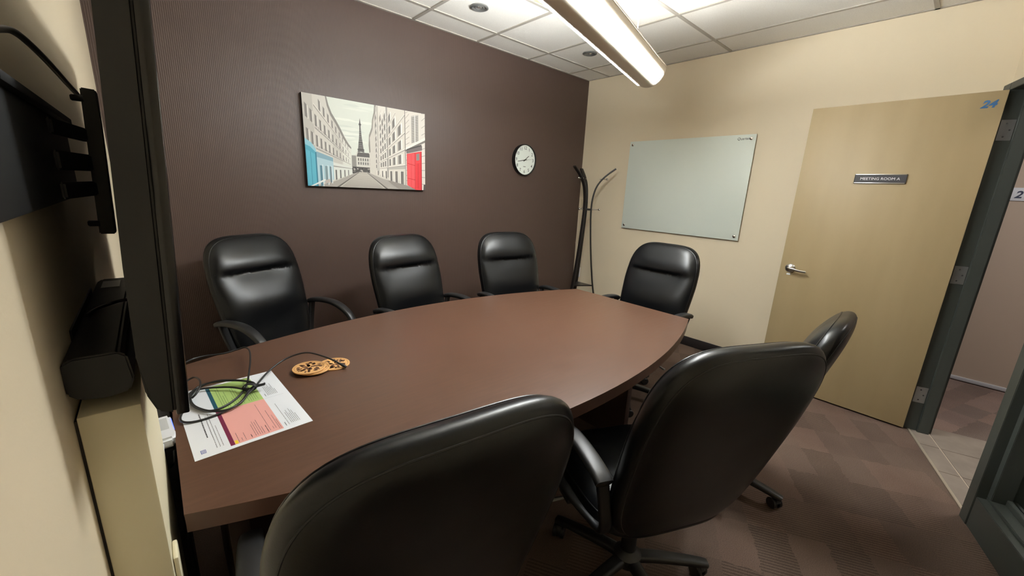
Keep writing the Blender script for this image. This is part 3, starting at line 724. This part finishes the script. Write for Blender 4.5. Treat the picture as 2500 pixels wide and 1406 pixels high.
F.poly([(86.6, 39.5), (86.6, 62), (93.6, 64), (93.6, 42)], (176, 171, 164))
for k in range(15): F.poly([(87.0, 40.4 + k * 1.4), (87.0, 41.0 + k * 1.4), (89.6, 41.8 + k * 1.4), (89.6, 41.2 + k * 1.4)], (126, 122, 117)); F.poly([(90.6, 41.6 + k * 1.4), (90.6, 42.2 + k * 1.4), (93.2, 43.0 + k * 1.4), (93.2, 42.4 + k * 1.4)], (126, 122, 117))
F.rect(89.9, 40.2, 90.4, 63, (236, 232, 224))
for k in range(16):
    z = -2 + k * 6.4; quad(Rr, 81.2, 84.6, z, z + .8, (158, 152, 145)); quad(Rr, 96.4, 100, z, z + .7, (164, 158, 151))
quad(Rr, 80.4, 80.9, -4, 260, (112, 107, 103)); quad(Rr, 80.9, 100, 41.5, 43.5, (118, 113, 108)); quad(Rr, 80.9, 100, 43.5, 46, (224, 218, 208))
F.poly([(81.6, 30.6), (81.6, 33.6), (97, 38.6), (97, 34.6)], (110, 102, 101)); F.poly([(82, 33.4), (82, 34.4), (96.4, 39.4), (96.4, 38.2)], (72, 68, 67))
F.poly([(82.0, 4.0), (82.0, 30.4), (96.6, 33.8), (96.6, 0), (90, 0)], (206, 62, 66)); F.poly([(82.5, 4.4), (82.5, 30.0), (89.6, 31.6), (89.6, 1.0)], (232, 80, 84))
F.rect(89.6, .6, 90.0, 31.8, (132, 36, 42)); F.poly([(90.8, 1.2), (90.8, 23.0), (95.2, 24.0), (95.2, .4)], (200, 54, 60)); F.poly([(91.2, 25.4), (91.2, 31.0), (94.2, 31.8), (94.2, 26.0)], (128, 124, 122))
for z in (21, 8.5): F.poly([(82.5, z + 1.2), (82.5, z + 1.7), (89.6, z + .4), (89.6, z - .1)], (158, 40, 46))
F.rect(86.0, 3, 86.3, 30, (170, 46, 52)); F.rect(92.8, 1, 93.1, 23, (150, 36, 42)); F.rect(95.6, 0, 96.5, 33, (158, 42, 48))
F.poly([(66, 7), (82, 3.4), (90, .4), (88, 0), (74, 0), (64, 6.4)], (136, 130, 124)); F.poly([(98, 0), (100, 0), (100, 5), (98.4, 5)], (82, 79, 77))
me_clip = [(max(0, min(100, a)), max(0, min(65.6, b)), c) for a, b, c in F.v]; F.v = me_clip
F.build('printed_street_scene', 'print', Matrix.Translation((-PW / 2 + .001, -.0342, -PH / 2 + .001)) @ frame_mtx((0, 0, 0), (1, 0, 0), (0, 0, 1)) @ Matrix.Diagonal(((PW - .002) / 100, (PH - .002) / 65.6, 1, 1)), .000007, pic)

# clock
ck = thing('wall_clock', 'round white wall clock with black rim on brown wall', 'clock', (2.905, YB, 1.742))
cm = axis_mtx((0, 0, 0), (0, -1, 0))
lathe('clock_rim', [(.130, .0), (.152, .0), (.1525, .036), (.150, .042), (.146, .043), (.1435, .038), (.143, .020), (.130, .020)], 'black_gloss', ck, 64, cm)
lathe('clock_face', [(.1445, .021), (.1445, .026), (0, .026)], 'clock_face', ck, 64, cm)
for h in range(1, 13):
    q = math.radians(90 - 30 * h)
    text('numeral', str(h), .044, 'ink', frame_mtx((math.cos(q) * .115, -.0265, math.sin(q) * .115), (1, 0, 0), (0, 0, 1)), ck, ext=.0002, bold=.0002, xs=.95)
def hand(name, ang, l0, l1, w0, y, mname):
    q = math.radians(90 - ang); dv = Vector((math.cos(q), 0, math.sin(q))); nv = Vector((-dv.z, 0, dv.x))
    prism(name, [dv * -l0 + nv * w0 + Vector((0, y, 0)), dv * -l0 - nv * w0 + Vector((0, y, 0)), dv * l1 - nv * w0 * .7 + Vector((0, y, 0)), dv * l1 + nv * w0 * .7 + Vector((0, y, 0))], (0, -.001, 0), mname, ck)
hand('hour_hand', 51.5, .022, .068, .0040, -.029, 'black_gloss'); hand('minute_hand', 259, .025, .098, .0032, -.031, 'black_gloss'); hand('second_hand', 82, .03, .10, .0009, -.033, 'ink')
lathe('hand_hub', [(.006, .026), (.006, .034), (0, .035)], 'black_gloss', ck, 16, cm)
box('maker_mark', (-.016, -.0268, -.068), (.016, -.026, -.063), 'ink', ck)

# glass board
gbd = thing('glass_board', 'pale green frosted glass writing board on the cream wall', 'whiteboard', (XF, 1.886, 1.54))
BW, BHh = .5985, .446
box('glass_sheet', (-.024, -BW, -BHh), (-.0195, BW, BHh), 'glassboard', gbd, .0008)
box('glass_rim', (-.0194, -BW + .001, -BHh + .001), (-.0180, BW - .001, BHh - .001), 'glass_edge', gbd)
for sy in (-1, 1):
    for sz in (-1, 1):
        lathe('standoff_stud', [(.008, .0005), (.008, .024), (.0125, .0245), (.0135, .028), (.012, .033), (.007, .036), (0, .037)], 'chrome', gbd, 20, axis_mtx((0, sy * (BW - .035), sz * (BHh - .035)), (-1, 0, 0)))
text('lettering', 'Quartet', .030, 'ink', frame_mtx((-.0246, -(BW - .098), BHh - .034), (0, -1, 0), (0, 0, 1)), gbd, ext=.0002, shear=.15)

# outlet near corner
ol = thing('wall_outlet', 'white wall outlet plate behind the coat rack', 'outlet', (XF, 3.05, .49))
box('cover_plate', (-.007, -.036, -.06), (0, .036, .06), 'white_pl', ol, .002)
for dz in (-.025, .025): box('socket', (-.009, -.016, dz - .014), (-.007, .016, dz + .014), 'white_pl', ol, .001)

# ------------------------------------------------------------------ coat rack
CR = Vector((3.55, 2.75, 0))
cr = thing('coat_rack', 'black bentwood coat rack with chrome pegs in the corner', 'coat rack', CR)
prof = [(.235, 0), (.185, .22), (.135, .45), (.085, .80), (.055, 1.10), (.045, 1.27), (.052, 1.40), (.085, 1.52), (.155, 1.615), (.265, 1.705)]
for k, a in enumerate((-60, 60, 180)):
    q = math.radians(a); dv = Vector((math.cos(q), math.sin(q), 0)); sv = Vector((-dv.y, dv.x, 0))
    bm = bmesh.new(); add_tube(bm, smooth_path([dv * r + Vector((0, 0, z)) for r, z in prof], 6), lambda i, n: (.020, .0085), 10, side=sv); up = finish('upright', bm, 'black_wood', cr, True, .9)
    # chrome pegs through the upper bend and at the waist
    for (r, z, ln) in ((.135, 1.595, .05), (.045, 1.272, .085)):
        p0 = dv * (r - (.03 if z > 1.5 else 0)) + Vector((0, 0, z)); p1 = dv * (r + ln) + Vector((0, 0, z + (.0 if z > 1.5 else .004)))
        bm = bmesh.new(); add_tube(bm, [p0, p1], .005, 10)
        bmesh.ops.create_uvsphere(bm, u_segments=12, v_segments=8, radius=.012, matrix=Matrix.Translation(p1)); finish('peg', bm, 'chrome', up, True, .9)
tri = [Vector((math.cos(math.radians(a)) * .142, math.sin(math.radians(a)) * .142, .425)) for a in (-60, 60, 180)]
prism('shelf', tri, (0, 0, .012), 'black_wood', cr, .003)
lathe('waist_ring', [(.040, 1.262), (.046, 1.262), (.046, 1.282), (.040, 1.282)], 'black_wood', cr, 24)

# ------------------------------------------------------------------ television, mount and things on the left wall
TVY0, TVY1 = .80, 2.03
TILT = math.atan2(.0285, .62)
tv = thing('television', 'large black flat television seen edge on, mounted at left', 'television', (.006, (TVY0 + TVY1) / 2, 1.05))
tv.rotation_euler = (0, TILT, 0)
TW, THH = (TVY1 - TVY0) / 2, .76
box('bezel', (-.018, -TW, 0), (.0, TW, THH), 'tv_gloss', tv, .003)
box('screen', (-.001, -TW + .02, .035), (.0008, TW - .02, THH - .02), 'screen', tv)
sec = [(-.018, .003), (-.040, .012), (-.052, .045), (-.058, .11), (-.060, .25), (-.058, .60), (-.050, .70), (-.018, THH - .003)]
bm = bmesh.new(); add_prism(bm, [(x, -TW + .003, z) for x, z in sec], (0, 2 * TW - .006, 0)); bmesh.ops.bevel(bm, geom=list(bm.edges), offset=.004, segments=3, affect='EDGES', clamp_overlap=True)
finish('back_shell', bm, 'tv', tv, True, .5)
bm = bmesh.new(); add_prism(bm, [(-.058, -TW + .24, .26), (-.058, -TW + .20, .55), (-.066, -TW + .24, .55), (-.070, -TW + .27, .40), (-.066, -TW + .27, .26)], (0, .8, 0)); finish('back_hump', bm, 'tv', tv)

mt = thing('television_mount', 'black articulated television mount bolted to left wall', 'wall mount', (0, 0, 0))
box('wall_plate', (XL, .60, 1.385), (-.110, 1.26, 1.535), 'mount', mt, .004)
box('top_flange', (XL + .002, .70, 1.528), (-.100, 1.26, 1.540), 'mount', mt, .002)
for z0, z1 in ((1.495, 1.521), (1.438, 1.470), (1.390, 1.418)):
    prism('arm', [(-.112, 1.02, z0), (-.104, 1.02, z0), (-.076, 1.21, z0), (-.088, 1.21, z0)], (0, 0, z1 - z0), 'mount', mt, .003)
prism('bracket', [at_y(193, 212, 1.2), at_y(233, 219, 1.2), at_y(246, 300, 1.2), at_y(283, 571, 1.2), at_y(243, 571, 1.2)], (0, .045, 0), 'mount', mt, .002)
for p in ((196, 240), (238, 545)):
    c_ = at_y(p[0], p[1], 1.2); lathe('bolt', [(.006, -.004), (.006, .012), (.004, .014), (0, .014)], 'mount', mt, 12, axis_mtx(c_, (-1, 0, 0)))

pc1 = smooth_path([at_x(-60, 78, -.108), at_x(0, 70, -.105), at_x(35, 78, -.100), at_x(75, 110, -.095), at_x(120, 155, -.090), at_x(165, 205, -.086), at_x(195, 237, -.083)], 8)
cb = tube('power_cable', pc1, .0042, 'cable', None, 10); tag(cb, 'black cable arching up beside the television mount', 'cable')

# black equipment box below the mount
eq = thing('equipment_box', 'black equipment box fixed to the wall behind the television', 'electronics', (0, 0, 0))
ea, eb = .86, 1.50
secb = [(-.134, 1.150), (-.134, 1.100), (-.122, 1.088), (-.090, 1.083), (-.064, 1.088), (-.056, 1.108), (-.060, 1.150), (-.070, 1.158), (-.122, 1.158)]
prism('housing', [(x, ea, z) for x, z in secb], (0, eb - ea, 0), 'tv', eq, .003)
box('wall_bracket', (XL, 1.0, 1.11), (-.132, 1.36, 1.165), 'mount', eq)
box('status_window', (-.118, 1.38, 1.1578), (-.085, 1.46, 1.1592), 'plastic_grey', eq)
c2 = smooth_path([at_z(318, 730, 1.185), at_z(290, 735, 1.172), at_z(262, 744, 1.166), at_z(232, 756, 1.164), at_z(212, 770, 1.164)], 8)
cb = tube('signal_cable', c2, .0035, 'cable', None, 8); tag(cb, 'black cable looping from television down to equipment box', 'cable')

# beige chase
bx = thing('cable_chase', 'beige painted boxed cable chase standing against left wall', 'cable chase', (XL, .865, 0))
box('chase_body', (.004, 0, 0), (.080, .42, 1.058), 'beige', bx, .003)
box('shadow_gap_strip', (0, .006, 0), (.004, .41, 1.05), 'base', bx)  # black strip stands in for the shadow line between chase and wall
box('side_trunking', (.0805, .015, 0), (.089, .07, .715), 'beige', bx, .003)

# black cable duct behind the table end, white adapter on it
du = thing('cable_duct', 'black upright cable duct between table end and wall', 'cable duct', (XL, 1.30, 0))
box('duct_body', (.0, 0, 0), (.100, .30, .715), 'black_rub', du, .006)
box('duct_lid', (.002, .004, .715), (.098, .296, .722), 'black_rub', du, .003)
ad_ = thing('power_adapter', 'white rounded power adapter with blue light beside table end', 'adapter', (-.055, 1.365, .7225), math.radians(4))
bm = bmesh.new(); add_prism(bm, [(-.024, -.075, 0), (.020, -.075, 0), (.024, -.05, 0), (.024, .07, 0), (-.024, .07, 0)], (0, 0, .030)); bmesh.ops.bevel(bm, geom=list(bm.edges), offset=.007, segments=3, affect='EDGES', clamp_overlap=True)
finish('adapter_body', bm, 'white_pl', ad_, True, .6)
box('blue_indicator', (.0235, -.02, .010), (.0245, .05, .024), 'blue_led', ad_)
box('grey_panel', (-.016, -.02, .0298), (.014, .05, .0306), mat('pale_grey_panel', (196, 198, 198), .4), ad_)
tube('plug_lead', smooth_path([(-.008, -.070, .016), (-.010, -.095, .016), (-.012, -.105, .010), (-.018, -.10, -.03)], 5), .0045, 'white_pl', ad_, 10)
lp = smooth_path([(-.050, 1.299, .66), (-.040, 1.27, .69), (-.036, 1.285, .715), (-.034, 1.275, .66), (-.036, 1.262, .60), (-.04, 1.27, .50), (-.046, 1.285, .40)], 6)
cb = tube('hanging_cable', lp, .003, 'cable', None, 8); tag(cb, 'thin black cable dangling between table end and wall', 'cable')

# ------------------------------------------------------------------ things on the table
TZ1 = TZ
p0 = at_z(476, 1127.7, TZ1); p1 = at_z(764, 1027.5, TZ1); p2 = at_z(681.6, 900, TZ1)
ex = (p1 - p0).normalized(); ey = Vector((-ex.y, ex.x, 0))
pa = thing('printed_sheet', 'large printed sheet with green and pink panels under the coiled cable', 'paper', (p0.x, p0.y, TZ1), math.atan2(ex.y, ex.x))
PWd, PHt = .279, .435
box('sheet', (0, 0, .0003), (PWd, PHt, .0008), mat('white_paper', (226, 228, 232), .7), pa)
G = Flat(); S = .001
def gr(x0, y0, x1, y1, c, lift=True): G.rect(x0 * S, y0 * S, x1 * S, y1 * S, c, lift)
# x runs along the short side away from the television, y along the long side
gr(88, 14, 205, 228, (222, 160, 152)); gr(88, 228, 205, 424, (164, 190, 112))
gr(78, 14, 88, 228, (110, 34, 62)); gr(78, 228, 88, 424, (32, 76, 92))
gr(89, 16, 96, 34, (232, 204, 50))
gr(16, 22, 27, 40, (70, 86, 150))
for k in range(4): gr(17.5 + k * 2.4, 23.5, 18.7 + k * 2.4, 38.5, (226, 228, 232), k == 0)
def lines(x0, y0, n, pitch, lens, col, wd=1.1):
    for k in range(n):
        y = y0; end = y0 + lens[k % len(lens)]
        while y < end:
            wl = random.uniform(2.5, 9); gr(x0 + k * pitch, y, x0 + k * pitch + wd, min(end, y + wl), col, False); y += wl + 1.4
G.k += 1
ink = (92, 84, 84)
lines(38, 96, 1, 5, [150], (60, 60, 64), 2.6); lines(50, 30, 3, 7, [190, 205, 120], ink)
lines(98, 22, 3, 8, [52, 16, 40], ink); lines(128, 22, 1, 8, [18], (60, 50, 50), 1.8); lines(138, 24, 5, 5.2, [70, 84, 78, 88, 40], ink)
lines(168, 20, 1, 5, [44], (50, 44, 44), 1.8); lines(174, 26, 1, 5, [180], ink); lines(183, 30, 2, 6, [16, 120], ink); lines(196, 20, 2, 4, [90, 60], ink)
gi = (84, 104, 70)
lines(100, 240, 4, 6, [150, 160, 90, 120], gi); lines(130, 238, 5, 6, [60, 130, 140, 110, 70], gi); lines(168, 240, 5, 6, [120, 40, 150, 130, 60], gi)
lines(214, 22, 1, 4, [22], (70, 70, 74), 1.8); lines(222, 24, 1, 4, [150], ink); lines(230, 30, 6, 4.4, [70, 84, 60, 90, 76, 50], ink); lines(214, 240, 1, 4, [20], (70, 70, 74), 1.8); lines(222, 244, 7, 4.4, [80, 96, 70, 110, 60, 88, 40], ink)
gr(206, 226, 262, 226.8, (170, 172, 176))
G.build('sheet_print', 'paper', Matrix.Translation((0, 0, .00085)), .00004, pa)

# carved coasters
def coaster(c, z, rot, label):
    o = thing('wooden_coaster', label, 'coaster', (c.x, c.y, z), rot, 'carved wooden coasters on the table')
    R_ = .0565
    lathe('coaster_disc', [(R_ - .001, 0), (R_, .001), (R_, .004), (R_ - .001, .005), (R_ - .006, .005), (R_ - .0065, .0044), (0, .0044)], 'wood_light', o, 48)
    bm = bmesh.new(); rnd = random.Random(int(rot * 100))
    def leaf(cx, cy, a, l, w):
        dv = Vector((math.cos(a), math.sin(a), 0)); nv = Vector((-dv.y, dv.x, 0)); b0 = Vector((cx, cy, .0043))
        P_ = [b0 + dv * (l * s) + nv * (w * math.sin(math.pi * s) * (1 + .3 * math.sin(9 * s))) for s in (0, .2, .4, .6, .8)] + [b0 + dv * l] + [b0 + dv * (l * s) - nv * (w * math.sin(math.pi * s)) for s in (.8, .6, .4, .2)]
        if all(p.to_2d().length < R_ - .008 for p in P_): add_prism(bm, P_, (0, 0, .0005))
    for ring, n_, l in ((.004, 7, .024), (.022, 12, .020), (.032, 16, .015)):
        for k in range(n_):
            a = 2 * math.pi * k / n_ + rnd.uniform(-.2, .2); leaf(math.cos(a) * ring, math.sin(a) * ring, a + rnd.uniform(-.9, .9), l, l * .26)
    n_ = 72
    for r0, r1 in ((R_ - .0072, R_ - .0062),):
        vs = [[bm.verts.new((r * math.cos(2 * math.pi * k / n_), r * math.sin(2 * math.pi * k / n_), .0049)) for k in range(n_)] for r in (r0, r1)]
        for k in range(n_): bm.faces.new((vs[0][k], vs[0][(k + 1) % n_], vs[1][(k + 1) % n_], vs[1][k]))
    finish('carved_pattern', bm, 'wood_burn', o)
c_a = at_z(760, 903, TZ + .002); c_b = at_z(755, 901, TZ + .007); c_c = at_z(816, 889, TZ + .002)
coaster(c_c, TZ, .4, 'carved wooden coaster lying under the black cable plug')
coaster(c_a + Vector((.008, -.004, 0)), TZ + .0052, 1.1, 'carved wooden coaster in the middle of the overlapping coasters')
coaster(c_b, TZ + .0104, 2.0, 'carved wooden coaster lying on top of the overlapping coasters')

# coiled cable
def P(px, py, z): return at_z(px, py, TZ + z)
cc = thing('coiled_cable', 'coiled black cable with plug lying on the printed sheet', 'cable', (0, 0, 0))
seq = [P(425, 905, .03), P(462, 880, .03), P(500, 869, .028), P(545, 863, .026), P(580, 853, .03), P(598, 848, .035), P(609, 856, .035), P(611, 880, .03), P(607, 915, .02), P(603, 938, .012),
       P(590, 960, .008), P(560, 985, .005), P(520, 1002, .005), P(485, 998, .005), P(462, 978, .006), P(466, 958, .008), P(500, 948, .010), P(560, 945, .012), P(600, 950, .014),
       P(625, 945, .016), P(618, 935, .016), P(580, 928, .016), P(530, 930, .014), P(490, 944, .012), P(466, 968, .010), P(474, 990, .010), P(510, 1003, .010), P(555, 1000, .010), P(590, 980, .012), P(606, 955, .014),
       P(622, 938, .018), P(605, 931, .020), P(560, 929, .02), P(505, 936, .018), P(470, 955, .015), P(455, 990, .012), P(440, 1020, .008), P(452, 1031, .006), P(490, 1026, .004), P(540, 1008, .006), P(585, 985, .012), P(605, 962, .018),
       P(626, 940, .020), P(655, 907, .025), P(690, 880, .035), P(725, 865, .045), P(755, 861, .048), P(790, 870, .040), P(815, 880, .028), P(832, 889, .016)]
tube('cable_sheath', smooth_path(seq, 7), .0032, 'cable', cc, 8)
a_, b_ = seq[-2], seq[-1]; dv = (b_ - a_).normalized()
bm = bmesh.new(); add_lathe(bm, [(.0034, -.012), (.0046, 0), (.0052, .004), (.0052, .022), (.0044, .024), (0, .024)], 14, axis_mtx(b_, dv)); finish('plug', bm, 'black_rub', cc, True)
vt = P(610, 945, .018)
bm = bmesh.new(); add_tube(bm, [vt + Vector((.018 * math.cos(q), -.010 * math.cos(q), .012 * math.sin(q))) for q in [2 * math.pi * k / 20 for k in range(20)]], lambda i, n: (.008, .0012), 8, True, side=(.5, .86, 0)); finish('hook_and_loop_tie', bm, 'black_rub', cc, True, .9)
prism('tie_end', [vt + Vector(q) for q in ((.006, -.012, -.002), (.040, -.022, .004), (.044, -.008, .005), (.012, .004, .0))], (0, 0, .0015), 'black_rub', cc)
lp2 = smooth_path([P(425, 960, .012), P(450, 935, .02), P(473, 921, .03), P(487, 928, .035), P(488, 945, .03), P(478, 962, .02), P(468, 972, .012)], 6)
tube('cable_loop', lp2, .0032, 'cable', cc, 8)
